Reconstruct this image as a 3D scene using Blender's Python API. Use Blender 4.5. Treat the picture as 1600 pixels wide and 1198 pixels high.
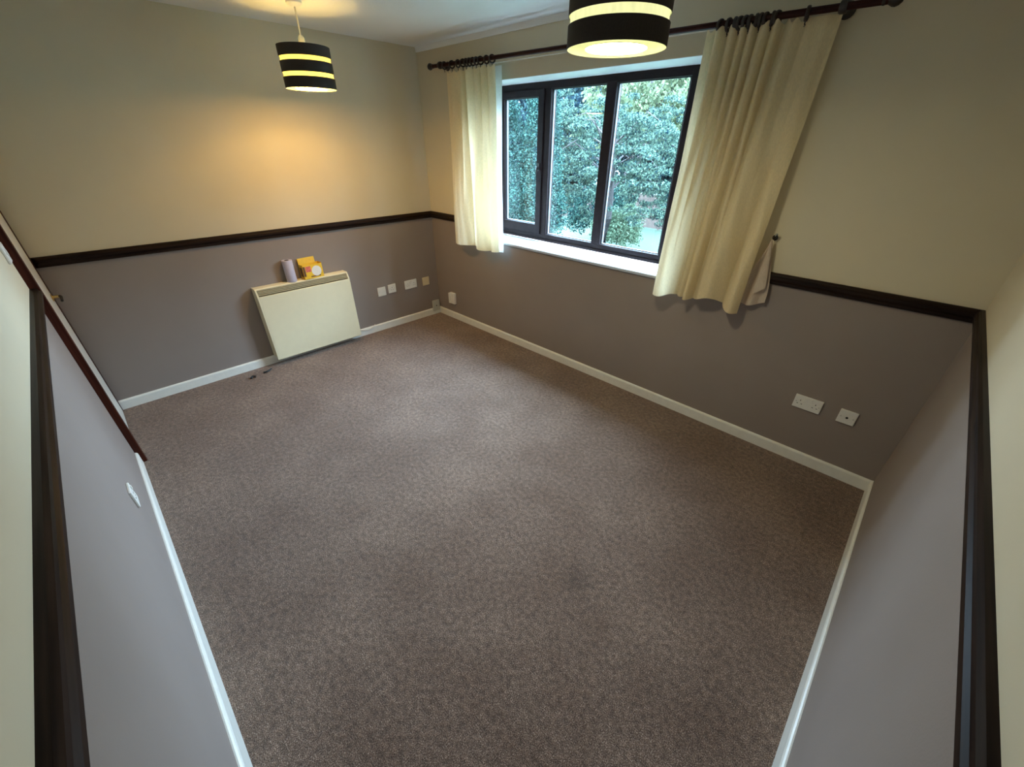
import bpy, bmesh, math, random
import numpy as np
from mathutils import Vector, Matrix
random.seed(7); RNG = np.random.default_rng(7)
S = bpy.context.scene
COL = S.collection
for o in list(bpy.data.objects): bpy.data.objects.remove(o)

# ------------------------------------------------------------------ camera
cam_d = bpy.data.cameras.new('camera'); cam = bpy.data.objects.new('camera', cam_d); COL.objects.link(cam)
AZ, PITCH, ROLL = 2.34249, -0.562197, 0.008371
fw = Vector((math.cos(PITCH)*math.cos(AZ), math.cos(PITCH)*math.sin(AZ), math.sin(PITCH)))
rt = fw.cross(Vector((0, 0, 1))).normalized(); up = rt.cross(fw)
c_, s_ = math.cos(ROLL), math.sin(ROLL)
rt, up = rt*c_ + up*s_, up*c_ - rt*s_
m = Matrix((rt, up, -fw)).transposed().to_4x4(); m.translation = Vector((3.9261, -2.7303, 1.7496))
cam.matrix_world = m
cam_d.sensor_fit = 'HORIZONTAL'; cam_d.sensor_width = 36.0; cam_d.lens = 629.577*36/1600
cam_d.shift_x = -4.337/1600; cam_d.shift_y = 20.08/1600
cam_d.clip_start = 0.02; cam_d.clip_end = 200
S.camera = cam

# ------------------------------------------------------------------ view + world + lights
S.view_settings.view_transform = 'Standard'
try: S.view_settings.look = 'None'
except Exception: pass
S.view_settings.exposure = 0.0; S.view_settings.gamma = 1.0
S.view_settings.use_curve_mapping = False

SKY_STRENGTH = 94.0     # zenith; overcast sky, three times brighter overhead than at the horizon
SKY_LOW = (0.60, 0.78, 1.0); SKY_HIGH = (0.55, 0.75, 1.0)
LAMP_WARM = (1.0, 0.66, 0.19); LAMP_PALE = (0.98, 1.0, 0.60)
FAR_LAMP_W = 27.0; NEAR_LAMP_W = 3.6

w = bpy.data.worlds.new('overcast_sky'); S.world = w; w.use_nodes = True
nt = w.node_tree; nt.nodes.clear()
wo = nt.nodes.new('ShaderNodeOutputWorld'); bg = nt.nodes.new('ShaderNodeBackground')
tc = nt.nodes.new('ShaderNodeTexCoord'); sx = nt.nodes.new('ShaderNodeSeparateXYZ')
rp = nt.nodes.new('ShaderNodeValToRGB')
rp.color_ramp.elements[0].position = 0.0; rp.color_ramp.elements[0].color = (*SKY_LOW, 1)
rp.color_ramp.elements[1].position = 1.0; rp.color_ramp.elements[1].color = (*SKY_HIGH, 1)
nt.links.new(tc.outputs['Generated'], sx.inputs[0]); nt.links.new(sx.outputs['Z'], rp.inputs[0])
nt.links.new(rp.outputs[0], bg.inputs[0])
mr = nt.nodes.new('ShaderNodeMapRange'); mr.inputs['From Min'].default_value = 0.0; mr.inputs['From Max'].default_value = 1.0
mr.inputs['To Min'].default_value = SKY_STRENGTH/3; mr.inputs['To Max'].default_value = SKY_STRENGTH
nt.links.new(sx.outputs['Z'], mr.inputs['Value']); nt.links.new(mr.outputs[0], bg.inputs[1])
nt.links.new(bg.outputs[0], wo.inputs[0])

W, D, H = 4.223, 3.002, 2.46
HD, DT, DH = 1.125, 0.028, 0.062      # dado rail top, depth, height

def add_light(name, kind, loc, energy, color, **kw):
    l = bpy.data.lights.new(name, kind); l.energy = energy; l.color = color
    for k, v in kw.items(): setattr(l, k, v)
    o = bpy.data.objects.new(name, l); COL.objects.link(o); o.location = loc
    return o
# sky portal in the window opening: guides sampling of the sky, gives no light itself
pt = add_light('window_portal', 'AREA', (1.65, 0.42, 1.57), 1.0, (1, 1, 1), shape='RECTANGLE', size=1.85, size_y=1.25)
pt.rotation_euler = (math.radians(-90), 0, 0)
pt.data.cycles.is_portal = True

# ------------------------------------------------------------------ materials
def mat(name, color=(.8, .8, .8), rough=.5, metal=0.0, spec=.5, noise=None, bump=None, coat=0.0, emit=None):
    """noise = (scale, amount); bump = (scale, strength, distance)"""
    m = bpy.data.materials.new(name); m.use_nodes = True
    n = m.node_tree; b = n.nodes['Principled BSDF']
    b.inputs['Base Color'].default_value = (*color, 1); b.inputs['Roughness'].default_value = rough
    b.inputs['Metallic'].default_value = metal; b.inputs['Specular IOR Level'].default_value = spec
    if coat: b.inputs['Coat Weight'].default_value = coat
    t = n.nodes.new('ShaderNodeTexCoord')
    if noise:
        q = n.nodes.new('ShaderNodeTexNoise'); q.inputs['Scale'].default_value = noise[0]; q.inputs['Detail'].default_value = 5
        n.links.new(t.outputs['Object'], q.inputs['Vector'])
        r = n.nodes.new('ShaderNodeValToRGB'); a = noise[1]
        r.color_ramp.elements[0].position = .3; r.color_ramp.elements[1].position = .7
        r.color_ramp.elements[0].color = (*[c*(1-a) for c in color], 1)
        r.color_ramp.elements[1].color = (*[min(1, c*(1+a)) for c in color], 1)
        n.links.new(q.outputs['Fac'], r.inputs[0]); n.links.new(r.outputs[0], b.inputs['Base Color'])
    if bump:
        q = n.nodes.new('ShaderNodeTexNoise'); q.inputs['Scale'].default_value = bump[0]; q.inputs['Detail'].default_value = 3
        n.links.new(t.outputs['Object'], q.inputs['Vector'])
        bp = n.nodes.new('ShaderNodeBump'); bp.inputs['Strength'].default_value = bump[1]; bp.inputs['Distance'].default_value = bump[2]
        n.links.new(q.outputs['Fac'], bp.inputs['Height']); n.links.new(bp.outputs[0], b.inputs['Normal'])
    if emit:
        b.inputs['Emission Color'].default_value = (*emit[0], 1); b.inputs['Emission Strength'].default_value = emit[1]
    return m

M = {}
M['cream'] = mat('cream_wall_paint', (.63, .56, .41), .75, noise=(3, .02), bump=(160, .12, .002), spec=.25)
M['taupe'] = mat('taupe_wall_paint', (.272, .226, .204), .7, noise=(3, .03), bump=(160, .12, .002), spec=.3)
M['ceiling'] = mat('white_ceiling_paint', (.80, .80, .78), .85, bump=(90, .25, .004), spec=.2)
M['white_gloss'] = mat('white_gloss_paint', (.80, .80, .75), .35, noise=(30, .03), spec=.5)
M['sill'] = mat('white_sill_paint', (.82, .84, .83), .35)
M['plastic'] = mat('white_plastic', (.78, .77, .73), .35, noise=(60, .02))
M['cream_plastic'] = mat('cream_plastic', (.72, .62, .42), .4, noise=(60, .02))
M['grey_plastic'] = mat('greyed_plastic', (.50, .50, .46), .45, noise=(60, .04))
M['dark_hole'] = mat('dark_hole', (.02, .02, .02), .8, noise=(60, .1))
M['black'] = mat('black_plastic', (.012, .012, .012), .35, noise=(40, .2))
M['brass'] = mat('brass', (.65, .45, .18), .3, metal=1.0, noise=(40, .1))
M['enamel'] = mat('cream_enamel', (.80, .72, .50), .4, noise=(20, .015), spec=.45)
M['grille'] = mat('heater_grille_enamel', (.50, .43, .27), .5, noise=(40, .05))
M['grille_dark'] = mat('shaded_grille_enamel', (.20, .16, .09), .6, noise=(40, .05))  # darkened copy of the grille enamel, shade behind the slats in its colour
M['steel_dark'] = mat('dark_steel', (.05, .045, .04), .5, metal=.6, noise=(40, .1))
M['frame'] = mat('dark_brown_window_frame', (.016, .010, .011), .5, noise=(25, .2), spec=.12)
M['spacer'] = mat('aluminium_spacer_bar', (.30, .31, .33), .5, metal=.3, noise=(80, .05))
M['rubber'] = mat('black_gasket', (.01, .01, .01), .7, noise=(40, .1))
M['lilac'] = mat('lilac_paper', (.52, .47, .56), .7, noise=(70, .03), bump=(120, .1, .001))
M['lilac_core'] = mat('brown_card_core', (.09, .06, .05), .8, noise=(50, .1))
M['yellow'] = mat('yellow_card', (.85, .52, .03), .5, noise=(40, .05))
M['print_white'] = mat('white_print', (.85, .80, .74), .5, noise=(60, .03))
M['print_red'] = mat('red_print', (.72, .16, .11), .5, noise=(120, .35))
M['print_brown'] = mat('brown_print', (.14, .06, .03), .5, noise=(120, .35))
M['white_cable'] = mat('white_cable', (.70, .66, .58), .45, noise=(60, .04))
M['bark'] = mat('bark', (.018, .015, .014), .9, noise=(12, .4), bump=(25, .6, .03))
M['fence_wood'] = mat('fence_wood', (.042, .027, .020), .85, noise=(6, .35))

def wood(name, base, dark, rough, sc=(2, 40, 40), coat=0.0):
    m = bpy.data.materials.new(name); m.use_nodes = True
    n = m.node_tree; b = n.nodes['Principled BSDF']; b.inputs['Roughness'].default_value = rough; b.inputs['Specular IOR Level'].default_value = .10
    if coat: b.inputs['Coat Weight'].default_value = coat; b.inputs['Coat Roughness'].default_value = .15
    t = n.nodes.new('ShaderNodeTexCoord'); mp = n.nodes.new('ShaderNodeMapping'); mp.inputs['Scale'].default_value = sc
    q = n.nodes.new('ShaderNodeTexNoise'); q.inputs['Scale'].default_value = 1.0; q.inputs['Detail'].default_value = 6
    r = n.nodes.new('ShaderNodeValToRGB')
    r.color_ramp.elements[0].position = .35; r.color_ramp.elements[0].color = (*dark, 1)
    r.color_ramp.elements[1].position = .75; r.color_ramp.elements[1].color = (*base, 1)
    n.links.new(t.outputs['Object'], mp.inputs[0]); n.links.new(mp.outputs[0], q.inputs['Vector'])
    n.links.new(q.outputs['Fac'], r.inputs[0]); n.links.new(r.outputs[0], b.inputs['Base Color'])
    bp = n.nodes.new('ShaderNodeBump'); bp.inputs['Strength'].default_value = .15; bp.inputs['Distance'].default_value = .002
    n.links.new(q.outputs['Fac'], bp.inputs['Height']); n.links.new(bp.outputs[0], b.inputs['Normal'])
    return m
M['dado_x'] = wood('dark_stained_wood_along_x', (.030, .017, .012), (.009, .005, .004), .42, (3, 90, 90))
M['dado_y'] = wood('dark_stained_wood_along_y', (.030, .017, .012), (.009, .005, .004), .42, (90, 3, 90))
M['mahogany_z'] = wood('red_brown_stained_wood', (.085, .022, .012), (.03, .008, .005), .35, (70, 70, 3))
M['rod_wood'] = wood('dark_mahogany_pole', (.05, .015, .012), (.018, .006, .005), .3, (4, 80, 80))
M['ring_wood'] = mat('blackened_ring', (.018, .012, .010), .4, noise=(60, .2))

def carpet():
    m = bpy.data.materials.new('brown_flecked_carpet'); m.use_nodes = True
    n = m.node_tree; L = n.links.new; b = n.nodes['Principled BSDF']
    b.inputs['Roughness'].default_value = .95; b.inputs['Specular IOR Level'].default_value = .1
    b.inputs['Sheen Weight'].default_value = .25; b.inputs['Sheen Roughness'].default_value = .5
    t = n.nodes.new('ShaderNodeTexCoord')
    def nz(scale, det, rough=.5):
        q = n.nodes.new('ShaderNodeTexNoise'); q.inputs['Scale'].default_value = scale; q.inputs['Detail'].default_value = det
        q.inputs['Roughness'].default_value = rough
        L(t.outputs['Object'], q.inputs['Vector']); return q.outputs['Fac']
    def ramp(f, stops):
        r = n.nodes.new('ShaderNodeValToRGB'); e = r.color_ramp.elements
        while len(e) < len(stops): e.new(.5)
        for i, (p, c) in enumerate(stops): e[i].position = p; e[i].color = (*c, 1)
        L(f, r.inputs[0]); return r.outputs[0]
    fine = nz(260, 3, .8); mid = nz(45, 4, .6); big = nz(2.3, 5, .6)
    base = ramp(fine, [(.35, (.052, .027, .017)), (.48, (.165, .096, .064)), (.57, (.35, .24, .178)), (.68, (.80, .66, .55))])
    tone = ramp(mid, [(.35, (.62, .60, .58)), (.65, (1.25, 1.25, 1.25))])
    patch = ramp(big, [(.36, (.86, .80, .76)), (.52, (1.02, 1.0, .99)), (.66, (1.20, 1.20, 1.20))])
    def mul(a, c):
        x = n.nodes.new('ShaderNodeMix'); x.data_type = 'RGBA'; x.blend_type = 'MULTIPLY'; x.inputs[0].default_value = 1.0
        L(a, x.inputs[6]); L(c, x.inputs[7]); return x.outputs[2]
    # two old ground-in marks with ragged edges
    col = mul(mul(base, tone), patch)
    for (mx_, my_, rr, dk) in ((3.340, -1.689, .11, .62), (3.250, -1.201, .09, .80)):
        vd = n.nodes.new('ShaderNodeVectorMath'); vd.operation = 'DISTANCE'; vd.inputs[1].default_value = (mx_, my_, 0)
        L(t.outputs['Object'], vd.inputs[0])
        av = n.nodes.new('ShaderNodeMath'); av.operation = 'MULTIPLY_ADD'; av.inputs[1].default_value = .16; L(nz(14, 4, .6), av.inputs[0]); L(vd.outputs['Value'], av.inputs[2])
        mr = n.nodes.new('ShaderNodeMapRange'); mr.inputs['From Min'].default_value = .07; mr.inputs['From Max'].default_value = .07+rr
        mr.inputs['To Min'].default_value = dk; mr.inputs['To Max'].default_value = 1.0; L(av.outputs[0], mr.inputs['Value'])
        cc = n.nodes.new('ShaderNodeCombineColor')
        for q_ in range(3): L(mr.outputs[0], cc.inputs[q_])
        col = mul(col, cc.outputs[0])
    L(col, b.inputs['Base Color'])
    ad = n.nodes.new('ShaderNodeMath'); ad.operation = 'ADD'; L(fine, ad.inputs[0]); L(mid, ad.inputs[1])
    bp = n.nodes.new('ShaderNodeBump'); bp.inputs['Strength'].default_value = .9; bp.inputs['Distance'].default_value = .008
    L(ad.outputs[0], bp.inputs['Height']); L(bp.outputs[0], b.inputs['Normal'])
    return m
M['carpet'] = carpet()

def cloth(name, color, trans, weave=900):
    m = bpy.data.materials.new(name); m.use_nodes = True
    n = m.node_tree; L = n.links.new; n.nodes.clear()
    o = n.nodes.new('ShaderNodeOutputMaterial'); d = n.nodes.new('ShaderNodeBsdfDiffuse'); tr = n.nodes.new('ShaderNodeBsdfTranslucent')
    mx = n.nodes.new('ShaderNodeMixShader'); mx.inputs[0].default_value = trans
    t = n.nodes.new('ShaderNodeTexCoord'); mp = n.nodes.new('ShaderNodeMapping'); mp.inputs['Scale'].default_value = (weave*.25, weave*.25, weave*.08)
    q = n.nodes.new('ShaderNodeTexNoise'); q.inputs['Scale'].default_value = 1; q.inputs['Detail'].default_value = 3
    r = n.nodes.new('ShaderNodeValToRGB')
    r.color_ramp.elements[0].position = .3; r.color_ramp.elements[0].color = (*[c*.88 for c in color], 1)
    r.color_ramp.elements[1].position = .7; r.color_ramp.elements[1].color = (*color, 1)
    bp = n.nodes.new('ShaderNodeBump'); bp.inputs['Strength'].default_value = .15; bp.inputs['Distance'].default_value = .001
    L(t.outputs['Object'], mp.inputs[0]); L(mp.outputs[0], q.inputs['Vector']); L(q.outputs['Fac'], r.inputs[0])
    L(q.outputs['Fac'], bp.inputs['Height']); L(bp.outputs[0], d.inputs['Normal'])
    L(r.outputs[0], d.inputs[0]); L(r.outputs[0], tr.inputs[0]); L(d.outputs[0], mx.inputs[1]); L(tr.outputs[0], mx.inputs[2]); L(mx.outputs[0], o.inputs[0])
    return m
M['curtain'] = cloth('cream_cotton_curtain', (.91, .77, .50), .38)
M['lining'] = cloth('white_curtain_lining', (.82, .82, .80), .45)
M['tieback'] = cloth('pinkish_cream_cotton', (.66, .55, .45), .2)
M['shade_black'] = mat('black_shade_fabric', (.016, .010, .008), .7, noise=(200, .3), bump=(300, .2, .001))
M['shade_lining'] = mat('cream_shade_lining', (.62, .64, .46), .6, noise=(100, .02))
M['shade_strip_warm'] = cloth('yellow_shade_strip', (.88, .80, .34), .5, 300)
M['shade_strip'] = cloth('pale_shade_strip', (.95, .94, .82), .6, 300)

def glow(name, col, strength, col2=None):
    m = bpy.data.materials.new(name); m.use_nodes = True
    n = m.node_tree; b = n.nodes['Principled BSDF']
    b.inputs['Base Color'].default_value = (.9, .9, .85, 1); b.inputs['Roughness'].default_value = .5
    b.inputs['Emission Color'].default_value = (*col, 1); b.inputs['Emission Strength'].default_value = strength
    return m

def glass():
    m = bpy.data.materials.new('window_glass'); m.use_nodes = True
    n = m.node_tree; L = n.links.new; n.nodes.clear()
    o = n.nodes.new('ShaderNodeOutputMaterial'); tr = n.nodes.new('ShaderNodeBsdfTransparent'); tr.inputs[0].default_value = (.90, .96, .97, 1)
    g = n.nodes.new('ShaderNodeBsdfGlossy'); g.inputs['Roughness'].default_value = .01
    f = n.nodes.new('ShaderNodeFresnel'); f.inputs[0].default_value = 1.5
    q = n.nodes.new('ShaderNodeTexNoise'); q.inputs['Scale'].default_value = 6.0
    bp = n.nodes.new('ShaderNodeBump'); bp.inputs['Strength'].default_value = .02; bp.inputs['Distance'].default_value = .002
    mx = n.nodes.new('ShaderNodeMixShader')
    L(q.outputs['Fac'], bp.inputs['Height']); L(bp.outputs[0], g.inputs['Normal'])
    ge = n.nodes.new('ShaderNodeNewGeometry'); iv = n.nodes.new('ShaderNodeMath'); iv.operation = 'SUBTRACT'; iv.inputs[0].default_value = 1.0
    ml = n.nodes.new('ShaderNodeMath'); ml.operation = 'MULTIPLY'     # reflect at the outer faces only (no false total reflection inside)
    L(ge.outputs['Backfacing'], iv.inputs[1]); L(f.outputs[0], ml.inputs[0]); L(iv.outputs[0], ml.inputs[1])
    L(ml.outputs[0], mx.inputs[0]); L(tr.outputs[0], mx.inputs[1]); L(g.outputs[0], mx.inputs[2]); L(mx.outputs[0], o.inputs[0])
    return m
M['glass'] = glass()

def leaf_mat(name, dark, light, trans=.35):
    m = bpy.data.materials.new(name); m.use_nodes = True
    n = m.node_tree; L = n.links.new; n.nodes.clear()
    o = n.nodes.new('ShaderNodeOutputMaterial'); d = n.nodes.new('ShaderNodeBsdfDiffuse'); tr = n.nodes.new('ShaderNodeBsdfTranslucent')
    mx = n.nodes.new('ShaderNodeMixShader'); mx.inputs[0].default_value = trans
    g = n.nodes.new('ShaderNodeNewGeometry'); r = n.nodes.new('ShaderNodeValToRGB')
    r.color_ramp.elements[0].color = (*dark, 1); r.color_ramp.elements[1].color = (*light, 1)
    L(g.outputs['Random Per Island'], r.inputs[0]); L(r.outputs[0], d.inputs[0]); L(r.outputs[0], tr.inputs[0])
    L(d.outputs[0], mx.inputs[1]); L(tr.outputs[0], mx.inputs[2]); L(mx.outputs[0], o.inputs[0])
    return m
M['leaf_conifer'] = leaf_mat('conifer_leaves', (.003, .010, .014), (.038, .085, .066), .2)  # dark end tinted blue: shade between the leaves is in the colour
M['leaf_tree'] = leaf_mat('tree_leaves', (.003, .011, .016), (.068, .106, .074), .25)  # wide ramp: blue-dark gaps and bright highlights put into the leaf colours
M['leaf_pale'] = leaf_mat('pale_tree_leaves', (.036, .052, .030), (.092, .110, .060), .3)
M['leaf_shrub'] = leaf_mat('shrub_leaves', (.036, .062, .038), (.115, .165, .105), .3)
M['leaf_far'] = leaf_mat('distant_leaves', (.005, .012, .020), (.026, .044, .044), .2)  # bluish dark end carries crown shade in the colour
M['grass'] = mat('lawn', (.006, .024, .009), .9, noise=(8, .35), bump=(60, .6, .03))

# ------------------------------------------------------------------ mesh helpers
class MB:
    def __init__(s): s.bm = bmesh.new()
    def box(s, x0, x1, y0, y1, z0, z1, bev=0.0, seg=2, mi=0):
        b = bmesh.new(); bmesh.ops.create_cube(b, size=1.0)
        for v in b.verts: v.co = Vector(((x0+x1)/2+v.co.x*(x1-x0), (y0+y1)/2+v.co.y*(y1-y0), (z0+z1)/2+v.co.z*(z1-z0)))
        if bev: bmesh.ops.bevel(b, geom=b.edges[:], offset=bev, segments=seg, affect='EDGES', profile=.5)
        return s.add(b, mi)
    def add(s, b, mi=0, mtx=None):
        if mtx is not None: b.transform(mtx)
        me = bpy.data.meshes.new('tmp'); b.to_mesh(me); b.free()
        n0 = len(s.bm.faces); s.bm.from_mesh(me); bpy.data.meshes.remove(me)
        s.bm.faces.ensure_lookup_table()
        for f in s.bm.faces[n0:]: f.material_index = mi
        return s
    def cyl(s, c, r, h, axis='z', seg=24, r2=None, mi=0, bev=0.0):
        b = bmesh.new(); bmesh.ops.create_cone(b, cap_ends=True, segments=seg, radius1=r, radius2=r if r2 is None else r2, depth=h)
        if bev: bmesh.ops.bevel(b, geom=[e for e in b.edges if len(e.link_faces) == 2 and max(len(f.verts) for f in e.link_faces) > 4], offset=bev, segments=2, affect='EDGES')
        mx = Matrix.Identity(4)
        if axis == 'x': mx = Matrix.Rotation(math.pi/2, 4, 'Y')
        if axis == 'y': mx = Matrix.Rotation(-math.pi/2, 4, 'X')
        return s.add(b, mi, Matrix.Translation(c) @ mx)
    def ball(s, c, r, sc=(1, 1, 1), seg=16):
        b = bmesh.new(); bmesh.ops.create_uvsphere(b, u_segments=seg, v_segments=max(6, seg//2), radius=r)
        return s.add(b, 0, Matrix.Translation(c) @ Matrix.Diagonal((*sc, 1)))
    def lathe(s, c, prof, seg=48, axis='z', close=False):
        """prof: list of (r, h) revolved about an axis through c"""
        b = bmesh.new(); rings = []
        for r, h in prof:
            rings.append([b.verts.new((r*math.cos(2*math.pi*i/seg), r*math.sin(2*math.pi*i/seg), h)) for i in range(seg)])
        pairs = list(zip(rings[:-1], rings[1:]))
        if close: pairs.append((rings[-1], rings[0]))
        for a, d in pairs:
            for i in range(seg):
                j = (i+1) % seg; b.faces.new((a[i], a[j], d[j], d[i]))
        mx = Matrix.Identity(4)
        if axis == 'x': mx = Matrix.Rotation(math.pi/2, 4, 'Y')
        if axis == 'y': mx = Matrix.Rotation(-math.pi/2, 4, 'X')
        bmesh.ops.remove_doubles(b, verts=b.verts, dist=1e-6)
        return s.add(b, 0, Matrix.Translation(c) @ mx)
    def tube(s, pts, r, seg=10, r1=None):
        pts = [Vector(p) for p in pts]; b = bmesh.new(); rings = []; n = len(pts)
        for i, p in enumerate(pts):
            d = (pts[min(i+1, n-1)] - pts[max(i-1, 0)]).normalized()
            a = d.cross(Vector((0, 0, 1)))
            if a.length < 1e-3: a = d.cross(Vector((1, 0, 0)))
            a.normalize(); e = d.cross(a)
            rr = r if r1 is None else r + (r1-r)*i/(n-1)
            rings.append([b.verts.new(p + a*rr*math.cos(2*math.pi*k/seg) + e*rr*math.sin(2*math.pi*k/seg)) for k in range(seg)])
        for A, B in zip(rings[:-1], rings[1:]):
            for k in range(seg):
                j = (k+1) % seg; b.faces.new((A[k], A[j], B[j], B[k]))
        b.faces.new(rings[0][::-1]); b.faces.new(rings[-1])
        bmesh.ops.recalc_face_normals(b, faces=b.faces)
        return s.add(b)
    def prism(s, poly, axis, a0, a1):
        """poly: 2-D outline; axis 'x': poly is (y,z); 'y': poly is (x,z)"""
        b = bmesh.new()
        mk = {'x': lambda a, p: (a, p[0], p[1]), 'y': lambda a, p: (p[0], a, p[1]), 'z': lambda a, p: (p[0], p[1], a)}[axis]
        A = [b.verts.new(mk(a0, p)) for p in poly]; B = [b.verts.new(mk(a1, p)) for p in poly]
        k = len(poly)
        b.faces.new(A); b.faces.new(B[::-1])
        for i in range(k):
            j = (i+1) % k; b.faces.new((A[i], B[i], B[j], A[j]))
        bmesh.ops.recalc_face_normals(b, faces=b.faces)
        return s.add(b)
    def build(s, name, m, parent=None, smooth=False, ang=40):
        me = bpy.data.meshes.new(name); s.bm.normal_update(); s.bm.to_mesh(me); s.bm.free()
        for x in (m if isinstance(m, (list, tuple)) else [m]): me.materials.append(x)
        if smooth:
            me.polygons.foreach_set('use_smooth', [True]*len(me.polygons))
            try: me.set_sharp_from_angle(angle=math.radians(ang))
            except Exception: pass
        o = bpy.data.objects.new(name, me); COL.objects.link(o)
        if parent is not None: put(o, parent)
        return o

def put(o, parent):
    """parent o keeping its vertices where they were authored (world space)"""
    o.parent = parent
    o.matrix_parent_inverse = WORLD.get(parent.name, Matrix.Identity(4)).inverted()
WORLD = {}
def tag(o, label=None, cat=None, group=None, kind=None):
    if label: o['label'] = label
    if cat: o['category'] = cat
    if group: o['group'] = group
    if kind: o['kind'] = kind
    return o
def empty(name, loc, label=None, cat=None, group=None, kind=None):
    o = bpy.data.objects.new(name, None); COL.objects.link(o); o.location = loc; o.empty_display_size = .05
    WORLD[o.name] = Matrix.Translation(loc)
    return tag(o, label, cat, group, kind)
def base(o):
    WORLD[o.name] = Matrix.Identity(4); return o
def struct(o): o['kind'] = 'structure'; return o

# ------------------------------------------------------------------ room shell
struct(MB().box(-.25, W+.25, -D-.25, .42, -.2, 0).build('floor', M['carpet']))
struct(MB().box(-.25, W+.25, -D-.25, .42, H, H+.2).build('ceiling', M['ceiling']))
ZS = HD - DH/2            # colour change hidden behind the rail
def wall(name, boxes):
    b = MB()
    for (x0, x1, y0, y1, z0, z1) in boxes:
        if z0 < ZS - .01: b.box(x0, x1, y0, y1, z0, min(z1, ZS), mi=1)
        if z1 > ZS + .01: b.box(x0, x1, y0, y1, max(z0, ZS), z1, mi=0)
    return struct(b.build(name, [M['cream'], M['taupe']]))
WX0, WX1, WZ0, WZ1, WXS = .762, 2.545, .945, 2.158, 2.685     # window opening
wall('wall_west', [(-.2, 0, -D-.2, .40, 0, H)])
wall('wall_east', [(W, W+.2, -D-.2, .40, 0, H)])
wall('wall_north', [(0, WX0, 0, .40, 0, H), (WXS, W, 0, .40, 0, H), (WX0, WXS, 0, .40, 0, WZ0), (WX0, WXS, 0, .40, WZ1, H)])
DX0, DX1, DZ = .040, .800, 2.0                      # door opening
wall('wall_south', [(0, DX0, -D-.2, -D, 0, H), (DX1, W, -D-.2, -D, 0, H), (DX0, DX1, -D-.2, -D, DZ, H)])
# white reveal lining at the head and jambs of the window
FY0 = .27
t = MB(); t.box(WX0, WXS, .001, .27, WZ1-.003, WZ1+.001); t.box(WX0-.001, WX0+.003, .001, .27, WZ0, WZ1-.003); t.prism([(WXS, .0005), (WX1, FY0), (WX1, .40), (WXS, .40)], 'z', WZ0, WZ1)   # splayed right jamb
struct(t.build('trim_6', M['sill']))

def dado_prof(d, h, top):
    z = top-h
    return [(0, z), (d*.45, z), (d*.62, z+h*.08), (d*.62, z+h*.26), (d*.80, z+h*.34), (d, z+h*.48), (d, z+h*.70), (d*.80, z+h*.80), (d*.72, z+h*.92), (d*.45, z+h), (0, z+h)]
pr = dado_prof(DT, DH, HD)
# mitred rails along each wall
def rail(name, side, a0, a1, m, prof):
    """prof: (depth, z). a0,a1: extents along the wall; ends mitred by depth where they meet a corner (mit flags)"""
    b = bmesh.new()
    def P(a, d, z): return {'W': (d, a, z), 'E': (W-d, a, z), 'N': (a, -d, z), 'S': (a, -D+d, z)}[side]
    (a0, m0), (a1, m1) = a0, a1
    A = [b.verts.new(P(a0 + (d if m0 else 0), d, z)) for d, z in prof]
    B = [b.verts.new(P(a1 - (d if m1 else 0), d, z)) for d, z in prof]
    k = len(prof); b.faces.new(A); b.faces.new(B[::-1])
    for i in range(k): j = (i+1) % k; b.faces.new((A[i], B[i], B[j], A[j]))
    bmesh.ops.recalc_face_normals(b, faces=b.faces)
    mb = MB(); mb.add(b); return struct(mb.build(name, m))
rail('trim_1', 'W', (-D, 1), (0, 1), M['dado_y'], pr)
# north rail stops each side of the window
rail('trim_2', 'N', (0, 1), (WX0-.02, 0), M['dado_x'], pr)
rail('trim_3', 'N', (WXS+.02, 0), (W, 1), M['dado_x'], pr)
rail('trim_4', 'E', (-D, 1), (0, 1), M['dado_y'], pr)
prs = dado_prof(.034, DH, HD)
rail('trim_5', 'S', (.865, 0), (W, 1), M['dado_x'], prs)
# narrow white cove strip at the head of the window wall
struct(MB().prism([(0, H), (-.012, H), (-.010, H-.012), (-.006, H-.030), (-.006, H-.036), (0, H-.036)], 'x', 0.0, W).build('trim_7', M['ceiling']))

def skirt(name, side, a0, a1, h0, h1, t=.013):
    b = bmesh.new()
    def P(a, d, z): return {'W': (d, a, z), 'E': (W-d, a, z), 'N': (a, -d, z), 'S': (a, -D+d, z)}[side]
    def pf(h): return [(0, 0), (t, 0), (t, h-.012), (t*.75, h-.004), (t*.35, h), (0, h)]
    A = [b.verts.new(P(a0, d, z)) for d, z in pf(h0)]; B = [b.verts.new(P(a1, d, z)) for d, z in pf(h1)]
    k = len(A); b.faces.new(A); b.faces.new(B[::-1])
    for i in range(k): j = (i+1) % k; b.faces.new((A[i], B[i], B[j], A[j]))
    bmesh.ops.recalc_face_normals(b, faces=b.faces)
    mb = MB(); mb.add(b); return struct(mb.build(name, M['white_gloss']))
skirt('baseboard_west', 'W', -D, 0, .075, .075)
skirt('baseboard_north', 'N', 0, W, .075, .078)
skirt('baseboard_east', 'E', -D, 0, .135, .080)
skirt('baseboard_south', 'S', .868, W, .085, .150)

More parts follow.
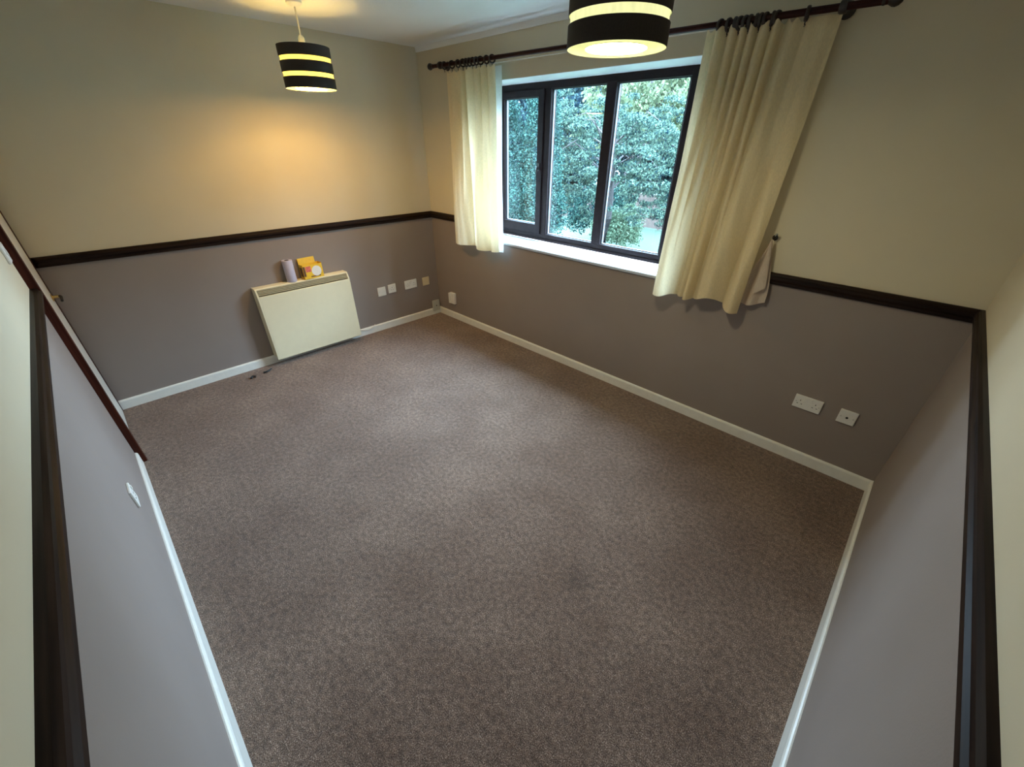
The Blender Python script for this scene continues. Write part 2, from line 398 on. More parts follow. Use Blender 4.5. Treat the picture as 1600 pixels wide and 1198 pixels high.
# ------------------------------------------------------------------ window
FY = .27                       # room face of the frame
win = empty('window_1', (1.65, FY, WZ0), 'wide three-light dark brown window with a white sill', kind='structure')
fx0, fx1, fz0, fz1 = WX0+.003, WX1-.003, .976, WZ1-.003
f = MB()
f.box(fx0, fx0+.038, FY, FY+.07, fz0, fz1, .004); f.box(fx1-.042, fx1, FY, FY+.07, fz0, fz1, .004)
f.box(fx0, fx1, FY+.001, FY+.069, fz1-.050, fz1, .004); f.box(fx0, fx1, FY+.001, FY+.069, fz0, fz0+.062, .004)
f.box(fx0, fx1, FY-.012, FY+.02, fz0, fz0+.022, .004)
f.build('frame', M['frame'], win)
for x0, x1 in ((1.312, 1.378), (1.886, 1.970)):
    MB().box(x0, x1, FY-.002, FY+.070, fz0+.05, fz1-.04, .005).build('mullion', M['frame'], win)
# opening casement in the left light
cs = MB(); cx0, cx1, cz0, cz1 = .800, 1.318, 1.030, 2.112
cs.box(cx0, .866, FY-.016, FY+.045, cz0, cz1, .006); cs.box(1.256, cx1, FY-.016, FY+.045, cz0, cz1, .006)
cs.box(cx0, cx1, FY-.015, FY+.044, 2.060, cz1, .006); cs.box(cx0, cx1, FY-.015, FY+.044, cz0, 1.112, .006)
sash = cs.build('casement_sash', M['frame'], win); base(sash)
hd = MB(); hd.box(1.280, 1.300, FY-.030, FY-.016, 1.545, 1.600, .003)
hd.box(1.283, 1.297, FY-.052, FY-.028, 1.555, 1.575, .003); hd.tube([(1.290, FY-.046, 1.565), (1.290, FY-.050, 1.535), (1.289, FY-.048, 1.470)], .008, 10, .006)
hd.build('handle', M['black'], sash)
for k, (x0, x1, z0, z1, py) in enumerate(((.866, 1.256, 1.112, 2.060, FY+.012), (1.378, 1.886, fz0+.062, fz1-.050, FY+.030), (1.970, 2.488, fz0+.062, fz1-.050, FY+.030))):
    par = sash if k == 0 else win
    if k: base(win) if False else None
    MB().box(x0-.004, x1+.004, py, py+.004, z0-.004, z1+.004).build('pane', M['glass'], par)
    b = MB(); e = .004
    b.box(x0, x0+e, py+.006, py+.018, z0, z1); b.box(x1-e, x1, py+.006, py+.018, z0, z1)
    b.box(x0, x1, py+.006, py+.018, z0, z0+e); b.box(x0, x1, py+.006, py+.018, z1-e, z1)
    b.build('spacer_bar', M['spacer'], par)
    b = MB(); e = .005
    b.box(x0, x0+e, py-.006, py, z0, z1); b.box(x1-e, x1, py-.006, py, z0, z1); b.box(x0, x1, py-.006, py, z0, z0+e); b.box(x0, x1, py-.006, py, z1-e, z1)
    b.build('gasket', M['rubber'], par)
MB().prism([(FY, .972), (-.012, .972), (-.020, .968), (-.023, .960), (-.020, .951), (-.012, .946), (FY, .946)], 'x', WX0, WXS).build('sill', M['sill'], win, smooth=True)
sh = MB(); sh.prism([(-.001, .972), (-.012, .972), (-.020, .968), (-.023, .960), (-.020, .951), (-.012, .946), (-.001, .946)], 'x', WX0-.05, WXS+.02)
sh.build('sill_nosing', M['sill'], win, smooth=True)

# ------------------------------------------------------------------ door in the south wall
door = empty('door_1', (.42, -D, 0), 'white door in a red-brown wooden frame, barely ajar', kind='structure')
a = MB(); a.prism([(DX1, -D-.10), (DX1, -D+.014), (DX1+.008, -D+.024), (DX1+.05, -D+.036), (DX1+.062, -D+.033), (DX1+.066, -D), (DX1+.02, -D), (DX1+.02, -D-.10)], 'z', 0, DZ+.066)
a.build('frame_post', M['mahogany_z'], door)
a = MB(); a.box(DX0-.02, DX0, -D-.10, -D, 0, DZ+.02); a.box(.002, DX0, -D, -D+.004, 0, DZ+.066)
a.build('frame_post', M['mahogany_z'], door)
MB().box(.002, DX1, -D-.10, -D+.016, DZ, DZ+.066, .003).build('frame_head', M['mahogany_z'], door)
leaf_ang = math.radians(-.15)
lf = MB()
lw = DX1-DX0-.008
lf.box(-lw, 0, -.040, 0, .008, DZ-.006, .002)
leaf = lf.build('door_leaf', M['white_gloss']); leaf.parent = door
leaf.matrix_parent_inverse = WORLD[door.name].inverted()
LM = Matrix.Translation((DX1-.004, -D-.001, 0)) @ Matrix.Rotation(leaf_ang, 4, 'Z')
leaf.matrix_basis = LM
for z in (.33, 1.02, 1.78):
    h = MB(); h.cyl((DX1-.006, -D+.006, z), .007, .10, seg=12); h.box(DX1-.036, DX1-.008, -D-.001, -D+.0025, z-.05, z+.05)
    h.build('hinge', M['steel_dark'], door)
h = MB(); h.box(-lw+.040, -lw+.070, 0, .005, .880, .920, .002)
h.cyl((-lw+.055, .018, .90), .009, .034, 'y', 12)
bh = h.build('handle_plate', M['brass'], leaf)
bh.matrix_parent_inverse = Matrix.Identity(4)
h = MB(); h.tube([(-lw+.055, .036, .90), (-lw+.075, .042, .90), (-lw+.16, .042, .895)], .0085, 12, .007)
bh = h.build('lever_handle', M['steel_dark'], leaf); bh.matrix_parent_inverse = Matrix.Identity(4)
MB().box(DX0-.3, DX1+.3, -D-.32, -D-.28, 0, DZ+.4).build('hall_backing', M['cream'], door)

# ------------------------------------------------------------------ pendant lamps
BAND, GAP, RS = .0565, .0225, .155
def pendant(name, cx, cy, zb, label, light_name, warm, watts, glow_m, strip_m):
    zt = zb + 3*BAND + 2*GAP
    root = empty(name, (cx, cy, H), label, 'lamp', 'drum pendant lamps')
    MB().lathe((cx, cy, H), [(0, 0), (.045, 0), (.045, -.010), (.034, -.022), (.012, -.026), (0, -.026)], 32).build('ceiling_rose', M['plastic'], root, True)
    MB().tube([(cx, cy, H-.02), (cx, cy, zt+.02)], .0050, 10).build('cord', M['white_cable'], root, True)
    # lampholder with bulb
    hold = MB().lathe((cx, cy, zt-.045), [(0, .100), (.010, .100), (.014, .094), (.019, .086), (.020, .012), (.024, .010), (.024, .004), (.019, 0), (.019, -.02), (0, -.02)], 24).build('lamp_holder', M['plastic'], root, True)
    zbulb = zt-.115
    MB().lathe((cx, cy, zbulb), [(0, -.030), (.014, -.027), (.025, -.017), (.030, 0), (.027, .014), (.018, .030), (.013, .042), (.013, .050), (0, .050)], 24).build('bulb', M['glow_bulb'], root, True)
    # three rings of black fabric, cream inside
    for i in range(3):
        z0 = zb + i*(BAND+GAP); z1 = z0+BAND
        band = MB().lathe((cx, cy, 0), [(RS-.0015, z0), (RS, z0), (RS, z1), (RS-.0015, z1)], 72).build('shade_band', M['shade_black'], root, True)
        base(band)
        MB().lathe((cx, cy, 0), [(RS-.0018, z0+.0005), (RS-.0018, z1-.0005)], 72).build('band_lining', M['shade_lining'], band, True)
    for i in range(2):
        z0 = zb + BAND + i*(BAND+GAP)
        MB().lathe((cx, cy, 0), [(RS-.006, z0-.004), (RS-.006, z0+GAP+.004)], 72).build('shade_strip', strip_m, root, True)
    # spider ring that carries the shade
    sp = MB()
    for k in range(3):
        an = 2*math.pi*k/3+.4
        sp.tube([(cx+.018*math.cos(an), cy+.018*math.sin(an), zt-.040), (cx+.08*math.cos(an), cy+.08*math.sin(an), zt-.036), (cx+(RS-.002)*math.cos(an), cy+(RS-.002)*math.sin(an), zt-.012)], .0018, 6)
    sp.build('shade_spider', M['plastic'], root, True)
    # round frosted diffuser in the bottom opening
    MB().lathe((cx, cy, zb+.012), [(0, -.0115), (.094, -.0115)], 56).build('diffuser', glow_m, root, True)
    MB().lathe((cx, cy, zb+.004), [(0, 0), (.095, 0), (.097, -.002), (.094, -.0015), (0, -.0008)], 56).build('diffuser_rim', M['shade_lining'], root, True)
    # the lamp's own light
    lo = add_light(light_name, 'POINT', (cx, cy, zbulb-.005), watts, warm, shadow_soft_size=.034)
    lo.parent = root; lo.matrix_parent_inverse = WORLD[root.name].inverted()
    return root
M['glow_bulb'] = glow('bulb_glass', (1.0, .8, .5), 4.0)
M['glow_warm'] = glow('warm_lit_diffuser', (1.0, .59, .18), 142.0)
M['glow_pale'] = glow('pale_lit_diffuser', (1.0, .90, .60), 108.0)
pendant('pendant_lamp', .650, -1.300, 2.034, 'black three-ring drum pendant hung near the wall with the heater', 'far_bulb_light', LAMP_WARM, FAR_LAMP_W, M['glow_warm'], M['shade_strip_warm'])
pendant('pendant_lamp', 2.985, -1.317, 2.000, 'large black three-ring drum pendant in front of the window, cut off by the frame', 'near_bulb_light', LAMP_PALE, NEAR_LAMP_W, M['glow_pale'], M['shade_strip'])

# ------------------------------------------------------------------ curtain pole
RY = -.09
def rodz(x): return 2.291 - (x-.315)/(3.466-.315)*.046
rod = empty('curtain_pole', (1.9, RY, rodz(1.9)), 'long dark mahogany curtain pole with ball ends over the window', 'curtain pole')
MB().tube([(x, RY, rodz(x)) for x in np.linspace(.33, 3.452, 12)], .0140, 16).build('pole', M['rod_wood'], rod, True)
for x, sg in ((.33, -1), (3.452, 1)):
    p = [(0, -.03), (.014, -.03), (.016, -.024), (.014, -.018), (.010, -.014), (.016, -.006), (.023, .006), (.025, .016), (.021, .028), (.012, .037), (0, .040)]
    b = MB().lathe((0, 0, 0), p, 24); 
    b.bm.transform(Matrix.Translation((x, RY, rodz(x))) @ Matrix.Rotation(sg*math.pi/2, 4, 'Y'))
    b.build('finial', M['ring_wood'], rod, True)
for x in (.455, 1.95, 3.29):
    z = rodz(x); b = MB()
    b.lathe((x, 0, z), [(0, -.006), (.030, -.006), (.032, -.012), (.022, -.020), (.014, -.030), (.013, -.060), (.016, -.068), (.016, -.072)], 20, 'y')
    b.lathe((x, RY, z), [(.0135, -.014), (.022, -.014), (.025, -.008), (.025, .008), (.022, .014), (.0135, .014)], 20, 'x', True)
    b.bm.verts.ensure_lookup_table()
    b.build('bracket', M['ring_wood'], rod, True)

wire = empty('curtain_wire', (1.8, -.018, 2.25), 'thin white net-curtain wire stretched below the pole', 'wire')
MB().tube([(x, -.018, 2.262-(x-.70)*.0045) for x in np.linspace(.70, 2.86, 8)], .0028, 8).build('wire', M['white_cable'], wire, True)
for x in (.70, 2.86):
    MB().tube([(x, 0, 2.262-(x-.70)*.0045), (x, -.022, 2.262-(x-.70)*.0045), (x+.001, -.024, 2.27-(x-.70)*.0045)], .0022, 8).build('screw_eye', M['brass'], wire, True)

# ------------------------------------------------------------------ curtains
def sstep(a, b, x):
    t = np.clip((x-a)/(b-a), 0, 1); return t*t*(3-2*t)
def cloth_mesh(name, m, parent, fx, nu=220, nv=70):
    U, V = np.meshgrid(np.linspace(0, 1, nu), np.linspace(0, 1, nv))
    X, Y, Z = fx(U, V)
    co = np.stack([X, Y, Z], -1).reshape(-1, 3)
    i = np.arange(nu*nv).reshape(nv, nu)
    F = np.stack([i[:-1, :-1], i[:-1, 1:], i[1:, 1:], i[1:, :-1]], -1).reshape(-1, 4)
    me = bpy.data.meshes.new(name); me.from_pydata(co.tolist(), [], F.tolist()); me.materials.append(m)
    me.polygons.foreach_set('use_smooth', [True]*len(me.polygons))
    o = bpy.data.objects.new(name, me); COL.objects.link(o)
    if parent is not None: put(o, parent)
    return o
def fold_profile(centres, widths, amps):
    """sum of rounded ridges (towards the room is negative y)"""
    def f(u):
        y = np.zeros_like(u)
        for c, wd, a in zip(centres, widths, amps): y += a*np.exp(-((u-c)/wd)**2)
        return y
    return f

def ring_part(x, parent, tilt):
    z = rodz(x); b = MB()
    prof = [(.0230+.0058*math.cos(t), .0085*math.sin(t)) for t in np.linspace(0, 2*math.pi, 9)[:-1]]
    b.lathe((0, 0, 0), prof, 22, 'x', True)
    b.tube([(0, 0, -.026), (.0, 0, -.034), (.003, 0, -.039), (0, 0, -.044)], .0030, 6)
    b.bm.transform(Matrix.Translation((x, RY, z-.006)) @ Matrix.Rotation(tilt, 4, 'Z'))
    b.build('ring', M['ring_wood'], parent, True)

# left curtain
CL = empty('curtain', (.83, RY, 2.24), 'short narrow cream curtain left of the window', 'curtain', 'cream curtains')
def pleats(u0, u1, n, a, sharp=.6):
    # n pleats between u0 and u1 with narrow creases between rounded faces
    def f(u):
        t = np.clip((u-u0)/(u1-u0), 0, 1); w = np.abs(np.sin(math.pi*n*t))**sharp
        return -a*w*((u > u0) & (u < u1))
    return f
_tl = pleats(.30, 1.0, 5, .048); _tl2 = pleats(.0, .30, 1, .014, 1.2)
topL = lambda u: _tl(u + .012*np.sin(u*17)) + _tl2(u)
_bl = (pleats(-.02, .42, 1, .080, .8), pleats(.42, .47, 1, .012), pleats(.47, .80, 1, .085, .8), pleats(.80, 1.04, 1, .070, .8))
botL = lambda u: sum(f(u) for f in _bl)
def left_c(U, V):
    k = sstep(.12, .85, V)
    X = .505 + .615*U + .028*V*np.sin(math.pi*U)*.4 + .035*V*U
    Y = RY + .026 + (1-k)*topL(U) + k*botL(U) + .003*np.sin(23*U+5*V)*V + .002*np.sin(61*U-9*V)
    Zt = 2.246 - .006*U + (.008*np.cos(U*11*2*math.pi)-.006); Zb = .893 - .006*np.cos(U*9)
    return X, Y, Zt + (Zb-Zt)*V
cloth_mesh('cloth', M['curtain'], CL, left_c)
def left_lining(U, V):
    X = .88 + .275*U + .022*V; k = sstep(0, .6, V)
    Y = RY + .038 - .030*k*np.exp(-((U-.85)/.25)**2) + .006*np.sin(U*14+V)*V
    Zt = 2.236 + 0*U; Zb = .898 - .004*U
    return X, Y, Zt + (Zb-Zt)*V
cloth_mesh('lining', M['lining'], CL, left_lining, 50, 50)
for i, x in enumerate((.512, .612, .690, .752, .792, .832, .872, .912, .962, 1.030, 1.092)):
    ring_part(x, CL, random.uniform(-.35, .35))

# right curtain
CR = empty('curtain', (2.98, RY, 2.24), 'wide cream curtain right of the window, gathered at its left half', 'curtain', 'cream curtains')
_tr = (pleats(.08, .56, 6, .050), pleats(.56, .74, 1, .024, 1.0), pleats(.74, 1.0, 1, .010, 1.5), pleats(-.02, .08, 1, .018, 1.0))
topR = lambda u: sum(f(u + .010*np.sin(u*21)) for f in _tr)
_br = (pleats(-.05, .27, 1, .100, .8), pleats(.27, .34, 1, .020, .8), pleats(.34, .46, 1, .066, .8), pleats(.46, .80, 1, .074, .9), pleats(.80, 1.04, 1, .084, .9))
botR = lambda u: sum(f(u) for f in _br)
def right_c(U, V):
    k = sstep(.10, .95, V)
    u2 = U + .05*np.sin(math.pi*U)*(1-V)
    X = 2.700 + .588*u2 - .035*V*U + .0*V
    Y = RY + .028 + (1-k)*topR(U) + k*botR(U - .05*(1-V)) + .003*np.sin(19*U+6*V)*V + .0022*np.sin(47*U-13*V+2*np.sin(5*V))
    Zt = 2.246 - .016*U + np.where(U < .75, .008*np.cos(U*15*2*math.pi)-.006, 0.0)
    Zb = .880 + .055*np.exp(-((U-.68)/.16)**2) + .022*np.exp(-((U-.22)/.08)**2) - .004*np.cos(U*7)
    return X, Y, Zt + (Zb-Zt)*V
cloth_mesh('cloth', M['curtain'], CR, right_c)
def right_lining(U, V):
    X = 2.690 + .50*U; Y = RY + .042 + .006*np.sin(U*16+V)*V
    Zt = 2.232 - .010*U; Zb = .925 + 0*U
    return X, Y, Zt + (Zb-Zt)*V
cloth_mesh('lining', M['lining'], CR, right_lining, 50, 50)
for i, x in enumerate((2.772, 2.812, 2.842, 2.866, 2.890, 2.912, 2.940, 2.960, 2.982, 3.012, 3.032, 3.155)):
    ring_part(x, CR, random.uniform(-.35, .35))

# tie-back hook and the loose tie hanging from it
hk = empty('tieback_hook', (3.300, 0, 1.308), 'small black hook screwed into the wall right of the curtain', 'hook')
MB().lathe((3.300, 0, 1.308), [(0, -.001), (.014, -.001), (.015, -.005), (.008, -.009), (0, -.010)], 16, 'y').build('back_plate', M['black'], hk, True)
MB().tube([(3.300, -.004, 1.308), (3.300, -.024, 1.305), (3.301, -.036, 1.308), (3.308, -.042, 1.322), (3.314, -.038, 1.334)], .0055, 8).build('hook_arm', M['black'], hk, True)
def tie(U, V):
    wdt = .012 + .150*sstep(.0, .95, V)**.8
    xc = 3.300 + .004*V
    X = xc + (U-.62)*wdt
    Y = -.044 - .012*np.sin(U*3.4*math.pi+V*2.2)*sstep(0, .5, V)
    Zb = .945 - .02*np.sin(U*math.pi) + .03*(U-.5)
    return X, Y, 1.302 + (Zb-1.302)*V
tb = empty('curtain_tieback', (3.300, -.03, 1.30), 'loose pinkish-cream fabric tie hanging from the wall hook behind the right curtain', 'tieback')
cloth_mesh('band', M['tieback'], tb, tie, 30, 40)
def tie2(U, V):
    X = 3.300 + .018*V + (U-.5)*(.010+.048*V)
    Y = -.060 - .006*np.sin(U*math.pi) + 0*V
    return X, Y, 1.300 + (1.02-1.300)*V + .05*(U-.5)*V
cloth_mesh('loop', M['tieback'], tb, tie2, 14, 24)

# ------------------------------------------------------------------ wall heater
HY0, HY1 = -1.888, -1.082
ht = empty('wall_heater', (.0, (HY0+HY1)/2, .06), 'wide cream panel heater fixed to the taupe wall', 'heater')
cap = [(.0, .075), (.100, .062), (.112, .062), (.113, .600), (.111, .642), (.086, .694), (.078, .700), (.0, .700)]
for y0, y1 in ((HY0, HY0+.012), (HY1-.012, HY1)):
    MB().prism(cap, 'y', y0, y1).build('end_cap', M['enamel'], ht)
MB().box(.100, .113, HY0+.010, HY1-.010, .060, .640, .004).build('front_panel', M['enamel'], ht)
MB().prism([(.004, .700), (.078, .700), (.086, .694), (.084, .688), (.004, .690)], 'y', HY0+.011, HY1-.011).build('top_lid', M['enamel'], ht)
MB().box(.004, .082, HY0+.012, HY1-.012, .075, .640).build('inner_casing', M['steel_dark'], ht)
for k in range(4):
    q = k/3; x = .1045 - .0165*q; z = .652+.034*q
    g = MB(); g.box(x-.012, x+.002, HY0+.011, HY1-.011, z-.0028, z+.0028); g.build('grille_slat', M['grille'], ht)
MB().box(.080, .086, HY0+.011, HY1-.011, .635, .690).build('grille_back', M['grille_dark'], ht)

# roll and box on top of the heater
rl = empty('paper_roll', (.048, -1.568, .70), 'pale lilac roll standing on the heater beside the yellow box', 'roll')
MB().lathe((.048, -1.568, .7005), [(.018, 0), (.0405, 0), (.041, .002), (.0415, .178), (.041, .180), (.018, .180)], 36, close=True).build('paper', M['lilac'], rl, True)
MB().lathe((.048, -1.568, .7005), [(.0150, .001), (.0179, .001), (.0179, .1815), (.0150, .1815)], 28, close=True).build('card_core', M['lilac_core'], rl, True)

BXL = Matrix.Translation((.047, -1.385, .7005)) @ Matrix.Rotation(math.radians(5), 4, 'Z')
bx = empty('yellow_box', (.047, -1.385, .7005), 'small bright yellow card box with open lid on the heater', 'box')
def bpart(name, mb, m):
    mb.bm.transform(BXL); return mb.build(name, m, bx)
bw, bd, bh_ = .088, .036, .122
b = MB(); tk = .002
b.box(-bd, bd, -bw, -bw+tk, 0, bh_); b.box(-bd, bd, bw-tk, bw, 0, bh_); b.box(-bd, -bd+tk, -bw, bw, 0, bh_); b.box(bd-tk, bd, -bw, bw, 0, bh_-.004); b.box(-bd, bd, -bw, bw, 0, tk)
bpart('carton', b, M['yellow'])
b = MB(); b.box(0, .048, -bw+.002, bw-.022, -.001, .001)
b.bm.transform(Matrix.Translation((-bd+.001, 0, bh_)) @ Matrix.Rotation(math.radians(-96), 4, 'Y'))
bpart('lid_flap', b, M['yellow'])
b = MB(); b.cyl((bd+.0006, .030, .060), .044, .0012, 'x', 32); bpart('printed_circle', b, M['print_white'])
b = MB(); b.box(bd-.0002, bd+.0009, -.066, -.018, .060, .108, .0003); bpart('printed_patch', b, M['print_red'])
b = MB(); b.box(bd-.0002, bd+.0008, -.087, -.070, .026, .110, .0003); b.box(-bd*.6, bd*.6, -bw-.0008, -bw+.0002, .02, .10); bpart('printed_patch', b, M['print_brown'])
b = MB(); b.box(bd-.0002, bd+.0008, -.030, .060, .012, .022, .0003); bpart('printed_line', b, M['print_brown'])

# ------------------------------------------------------------------ electrical plates
def plate_parts(root, wd, hg, th, kind, m, dark=M['dark_hole']):
    """authored in local frame: plate in XZ facing -Y, origin at the plate centre on the wall"""
    WORLD[root.name] = Matrix.Identity(4)
    out = []
    out.append(MB().box(-wd/2, wd/2, -th, 0, -hg/2, hg/2, .003).build('plate', m, root))
    def pins(cx):
        b = MB()
        for (px, pz, a, c) in ((0, .010, .004, .008), (-.011, -.012, .0075, .0035), (.011, -.012, .0075, .0035)):
            b.box(cx+px-a/2, cx+px+a/2, -th-.0006, -th+.001, pz-c/2, pz+c/2)
        b.build('pin_holes', dark, root)
    def rocker(cx, cz, a=.013, c=.020):
        b = MB(); b.box(cx-a/2, cx+a/2, -th-.004, -th+.001, cz-c/2, cz+c/2, .0015); b.build('rocker_switch', m, root)
    def screws(xs):
        for x in xs:
            b = MB(); b.cyl((x, -th-.0004, 0), .0035, .0012, 'y', 12); b.build('screw', M['grey_plastic'], root)
    if kind == 'double':
        for cx in (-.040, .040): pins(cx); 
        for cx in (-.013, .013): rocker(cx, .026)
        screws((-.060+.0, .060))
    elif kind == 'single':
        pins(0); rocker(.024, .026); screws((-.030, .030))
    elif kind == 'spur':
        rocker(-.018, .010); b = MB(); b.box(.004, .028, -th-.003, -th+.001, -.012, .012, .001); b.build('fuse_holder', m, root); screws((-.030, .030))
    elif kind == 'aerial':
        b = MB(); b.lathe((0, 0, 0), [(.0035, -th-.001), (.0075, -th-.004), (.0075, -th+.001), (.0035, -th+.001)], 20, 'y')
        b = MB(); b.cyl((0, -th-.0008, -.002), .0065, .0024, 'y', 20); b.build('socket_hole', dark, root); screws((-.030, .030))
    elif kind == 'blank':
        screws((-.030, .030))
    elif kind == 'switch':
        rocker(0, 0, .016, .026); screws((-.030, .030))
    return root
def plate(name, label, cat, x, y, z, rz, wd, hg, kind, m=None, th=.010, group='wall sockets and plates'):
    r = empty(name, (0, 0, 0), label, cat, group)
    plate_parts(r, wd, hg, th, kind, m or M['plastic'])
    r.location = (x, y, z); r.rotation_euler = (0, 0, rz)
    return r
PW = math.pi/2   # on the west wall, facing +x
plate('single_socket', 'white square plate on the taupe wall nearest the heater, first of the row', 'socket', .0, -.722, .410, PW, .092, .092, 'spur')
plate('single_socket', 'white square plate between the one nearest the heater and the double socket', 'socket', .0, -.600, .418, PW, .092, .090, 'single')
plate('double_socket', 'white double socket on the far wall, third plate from the heater', 'socket', .0, -.366, .415, PW, .150, .092, 'double')
plate('blank_plate', 'yellowed cream blank plate closest to the far corner in the row', 'plate', .0, -.168, .409, PW, .088, .090, 'blank', M['cream_plastic'])
plate('phone_box', 'greyed little phone box on the skirting in the far corner', 'phone box', .013, -.075, .108, PW, .090, .125, 'aerial', M['grey_plastic'], .022)
plate('double_socket', 'white double socket on the window wall by the right corner', 'socket', 3.768, 0, .413, 0, .146, .086, 'double')
plate('aerial_socket', 'square white aerial socket with black hole, right of the double socket', 'socket', 3.969, 0, .413, 0, .086, .086, 'aerial')
plate('single_socket', 'white socket seen edge-on above the skirting beside the brown door frame', 'socket', 1.83, -D, .415, math.pi, .090, .090, 'single')
plate('light_switch', 'white light switch on the cream wall above the rail by the door frame', 'switch', .96, -D, 1.31, math.pi, .086, .086, 'switch')
# raised white junction box on the window wall near the corner
jb = empty('junction_box', (.295, 0, .24), 'upright white junction box low on the window wall near the corner', 'junction box')
MB().box(.245, .330, -.030, -.0, .178, .305, .006).build('box_body', M['plastic'], jb)
MB().box(.238, .262, -.042, -.004, .182, .300, .004).build('box_lid', M['plastic'], jb)
# short flex from the heater along the skirting
fl = MB(); fl.tube([(.020, -1.080, .10), (.020, -1.05, .082), (.019, -1.00, .060), (.0185, -.95, .050), (.019, -.915, .060), (.018, -.885, .076), (.006, -.865, .082), (.003, -.855, .060)], .0035, 8)
tag(fl.build('heater_flex', M['white_cable'], None, True), 'short thin pale flex lying along the skirting right of the heater', 'cable')

# two scraps on the carpet
def scrap(name, pts, label):
    b = MB(); b.tube(pts, .010, 8, .005)
    for v in b.bm.verts: v.co.z = max(.0005, v.co.z*.9)
    o = b.build(name, M['black'], None, True); return tag(o, label, 'debris', 'black scraps by the heater')
scrap('plastic_scrap', [(.150, -2.045, .008), (.158, -2.02, .013), (.145, -1.995, .012), (.132, -1.972, .016), (.118, -1.968, .010)], 'longer black scrap on the carpet below the left end of the heater')
scrap('plastic_scrap', [(.183, -2.155, .008), (.168, -2.135, .016), (.172, -2.115, .012), (.190, -2.125, .008)], 'tiny black scrap on the carpet, farther from the heater than the long one')

# ------------------------------------------------------------------ garden outside
GZ = -2.6
struct(MB().box(-60, 40, .5, 70, GZ-.2, GZ).build('lawn', M['grass']))
def leaves_mesh(name, m, parent, centres, n_each, spread, size, droop=.35, flat=1.0):
    C = np.asarray(centres, float); N = len(C)*n_each
    c = np.repeat(C, n_each, 0)
    d = RNG.normal(size=(N, 3)); d /= np.linalg.norm(d, axis=1, keepdims=True)
    c = c + d*(RNG.random((N, 1))**.5)*np.array([spread, spread, spread*flat])
    a = RNG.normal(size=(N, 3)); a[:, 2] -= droop*2; a /= np.linalg.norm(a, axis=1, keepdims=True)
    q = RNG.normal(size=(N, 3)); b = np.cross(a, q); b /= np.linalg.norm(b, axis=1, keepdims=True)
    s = size*(.6+.8*RNG.random((N, 1)))
    P = np.stack([c, c + a*s*.5 + b*s*.30, c + a*s, c + a*s*.5 - b*s*.30], 1).reshape(-1, 3)
    me = bpy.data.meshes.new(name)
    me.vertices.add(len(P)); me.vertices.foreach_set('co', P.ravel())
    me.loops.add(N*4); me.loops.foreach_set('vertex_index', np.arange(N*4, dtype=np.int32))
    me.polygons.add(N); me.polygons.foreach_set('loop_start', np.arange(0, N*4, 4, dtype=np.int32))
    try: me.polygons.foreach_set('loop_total', np.full(N, 4, dtype=np.int32))
    except Exception: pass
    me.update(calc_edges=True); me.validate(); me.materials.append(m)
    o = bpy.data.objects.new(name, me); COL.objects.link(o); o['kind'] = 'stuff'
    if parent is not None: put(o, parent)
    return o

def conifer(x, y, top, rad, label):
    t = empty('conifer', (x, y, GZ), label, 'tree', 'conifers in the garden')
    MB().tube([(x, y, GZ), (x, y, top-.3)], .16, 10, .03).build('trunk', M['bark'], t, True)
    hgt = top-GZ; cs = []
    for k in range(520):
        z = random.random()**.9; r = rad*(1-.75*max(0, z-.45)/.55)*random.uniform(.55, 1.0); an = random.uniform(0, 2*math.pi)
        cs.append((x+r*math.cos(an), y+r*math.sin(an), GZ+.2+z*(hgt-.2)))
    leaves_mesh('foliage', M['leaf_conifer'], t, cs, 130, .24, .056, .1)
    return t
conifer(-6.3, 7.0, 3.45, 1.15, 'teal conifer hedge tree filling the left window light')
conifer(-5.15, 7.6, 3.5, .75, 'conifer behind the left mullion, right of the one in the left light')
conifer(-8.6, 8.2, 3.8, 1.2, 'conifer farthest left, mostly behind the left curtain')

def broadleaf(name, x, y, zc, rx, rz, label, m, nb, n_each, spread, size, trunk=.22, group='broadleaf trees in the garden', seed=1, drop=.6, flat=.6, elmin=-.55):
    rd = random.Random(seed)
    t = empty(name, (x, y, GZ), label, 'tree', group)
    MB().tube([(x, y, GZ), (x+.1, y-.05, (GZ+zc)/2), (x, y, zc+rz*.5)], trunk, 10, trunk*.3).build('trunk', M['bark'], t, True)
    br = MB(); cs = []
    for k in range(nb):
        an = rd.uniform(0, 2*math.pi); el = rd.uniform(elmin, 1.0)
        ce = math.cos(el); R = rd.uniform(.72, 1.0)
        e = Vector((x + rx*R*ce*math.cos(an), y + rx*R*ce*math.sin(an), zc + rz*R*math.sin(el)))
        s = Vector((x, y, zc - rz*.35 + rd.uniform(0, rz*.6)))
        mid = s.lerp(e, .55) + Vector((0, 0, .25*rx*.5))
        if k % 6 == 0: br.tube([s, s.lerp(mid, .6), mid, s.lerp(e, .8)], .035, 5, .010)
        for q in (.62, .78, .92, 1.0):
            p = (s*(1-q)**2 + mid*2*q*(1-q) + e*q*q)
            cs.append((p.x+rd.uniform(-.2, .2), p.y+rd.uniform(-.2, .2), p.z - drop*rd.random()*q))
    br.build('branches', M['bark'], t, True)
    leaves_mesh('foliage', m, t, cs, n_each, spread, size, .5, flat)
    return t
broadleaf('garden_tree', -5.6, 12.2, 1.05, 3.7, 2.85, 'big drooping leafy tree in the middle and right window lights', M['leaf_tree'], 140, 120, .27, .075, seed=3, flat=.38, elmin=-.68)
broadleaf('garden_tree', -8.6, 19.5, 3.1, 3.4, 2.5, 'pale green tree in the upper right corner of the window', M['leaf_pale'], 110, 44, .5, .17, seed=5)
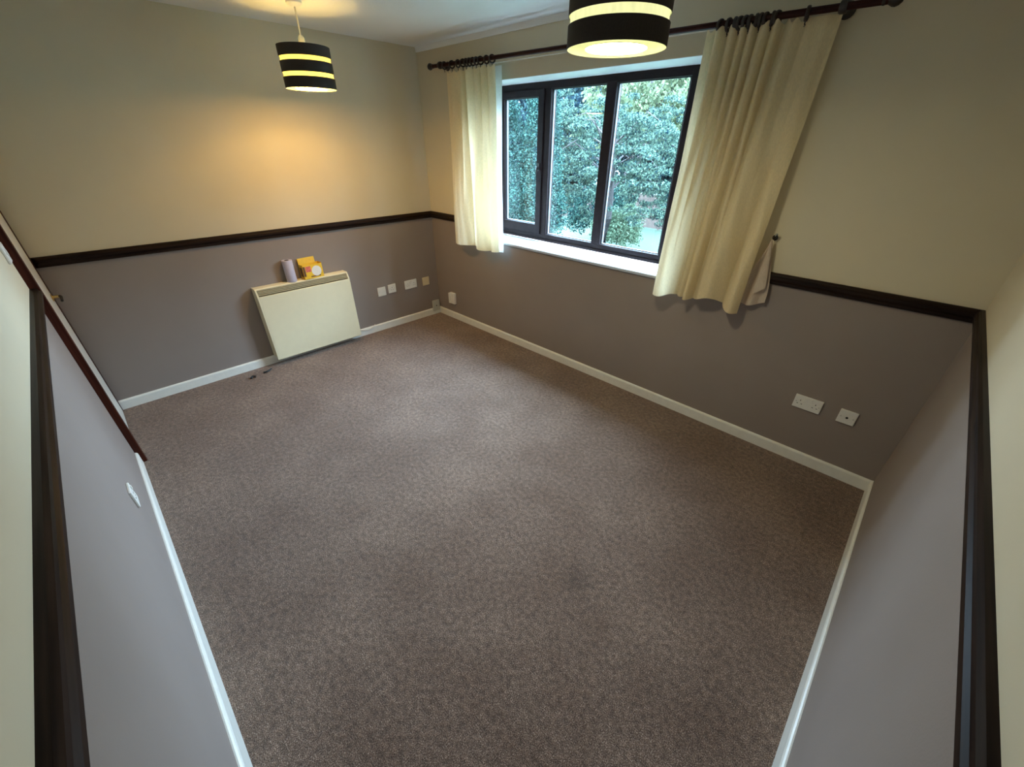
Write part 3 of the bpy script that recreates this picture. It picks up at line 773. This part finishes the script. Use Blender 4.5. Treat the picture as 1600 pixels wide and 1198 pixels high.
broadleaf('garden_tree', -27.8, 35.3, 2.6, 6.0, 6.2, 'distant dark tree behind the conifers', M['leaf_far'], 220, 75, 1.2, .30, seed=8, elmin=-1.1)
broadleaf('garden_tree', -12.0, 28.0, 3.0, 4.8, 4.6, 'distant tree behind the fence, seen through the big tree', M['leaf_far'], 220, 55, .85, .24, seed=9, elmin=-1.1)
broadleaf('garden_tree', -8.2, 41.2, 2.8, 6.3, 5.9, 'distant tree behind the fence, at the right edge of the window', M['leaf_far'], 220, 75, 1.2, .30, seed=10, elmin=-1.1)
broadleaf('shrub', -5.9, 13.6, -1.3, 1.0, 1.1, 'bright green upright shrub in front of the fence', M['leaf_shrub'], 60, 40, .24, .10, .04, 'shrubs in the garden', 12, .2, 1.0)
broadleaf('shrub', -8.3, 15.6, -1.0, 1.7, 1.6, 'dark low shrub left of the bright one', M['leaf_conifer'], 60, 40, .28, .11, .04, 'shrubs in the garden', 13, .2, 1.0)

broadleaf('garden_tree', 7.5, 9.5, 2.6, 3.0, 3.2, 'added leafy tree out of sight to the right of the window, blocking daylight', M['leaf_tree'], 110, 60, .36, .16, seed=21)  # three unseen trees added to keep low daylight off the west wall
broadleaf('garden_tree', 13.5, 12.5, 2.8, 3.4, 3.8, 'added dark tree at the right garden boundary, out of view, blocking daylight', M['leaf_far'], 110, 50, .6, .24, seed=22)
broadleaf('garden_tree', 11.5, 4.5, 2.6, 2.6, 3.4, 'added tree close to the house on the right, out of view, blocking daylight', M['leaf_tree'], 110, 60, .36, .16, seed=23)
fe = empty('garden_fence', (-8, 21.5, GZ), 'red-brown board fence across the bottom of the garden', 'fence')
x = -19.0; k = 0
while x < 2:
    MB().box(x-.05, x+.05, 21.45, 21.55, GZ, GZ+1.95, .01, 1).build('post', M['fence_wood'], fe)
    for q in range(12):
        xa = x+.06+q*.145
        MB().box(xa, xa+.138, 21.50+(q % 2)*.012, 21.515+(q % 2)*.012, GZ+.05, GZ+1.82+.01*random.random()).build('board', M['fence_wood'], fe)
    MB().box(x+.05, x+1.83, 21.44, 21.49, GZ+1.45, GZ+1.52).build('rail', M['fence_wood'], fe)
    x += 1.85
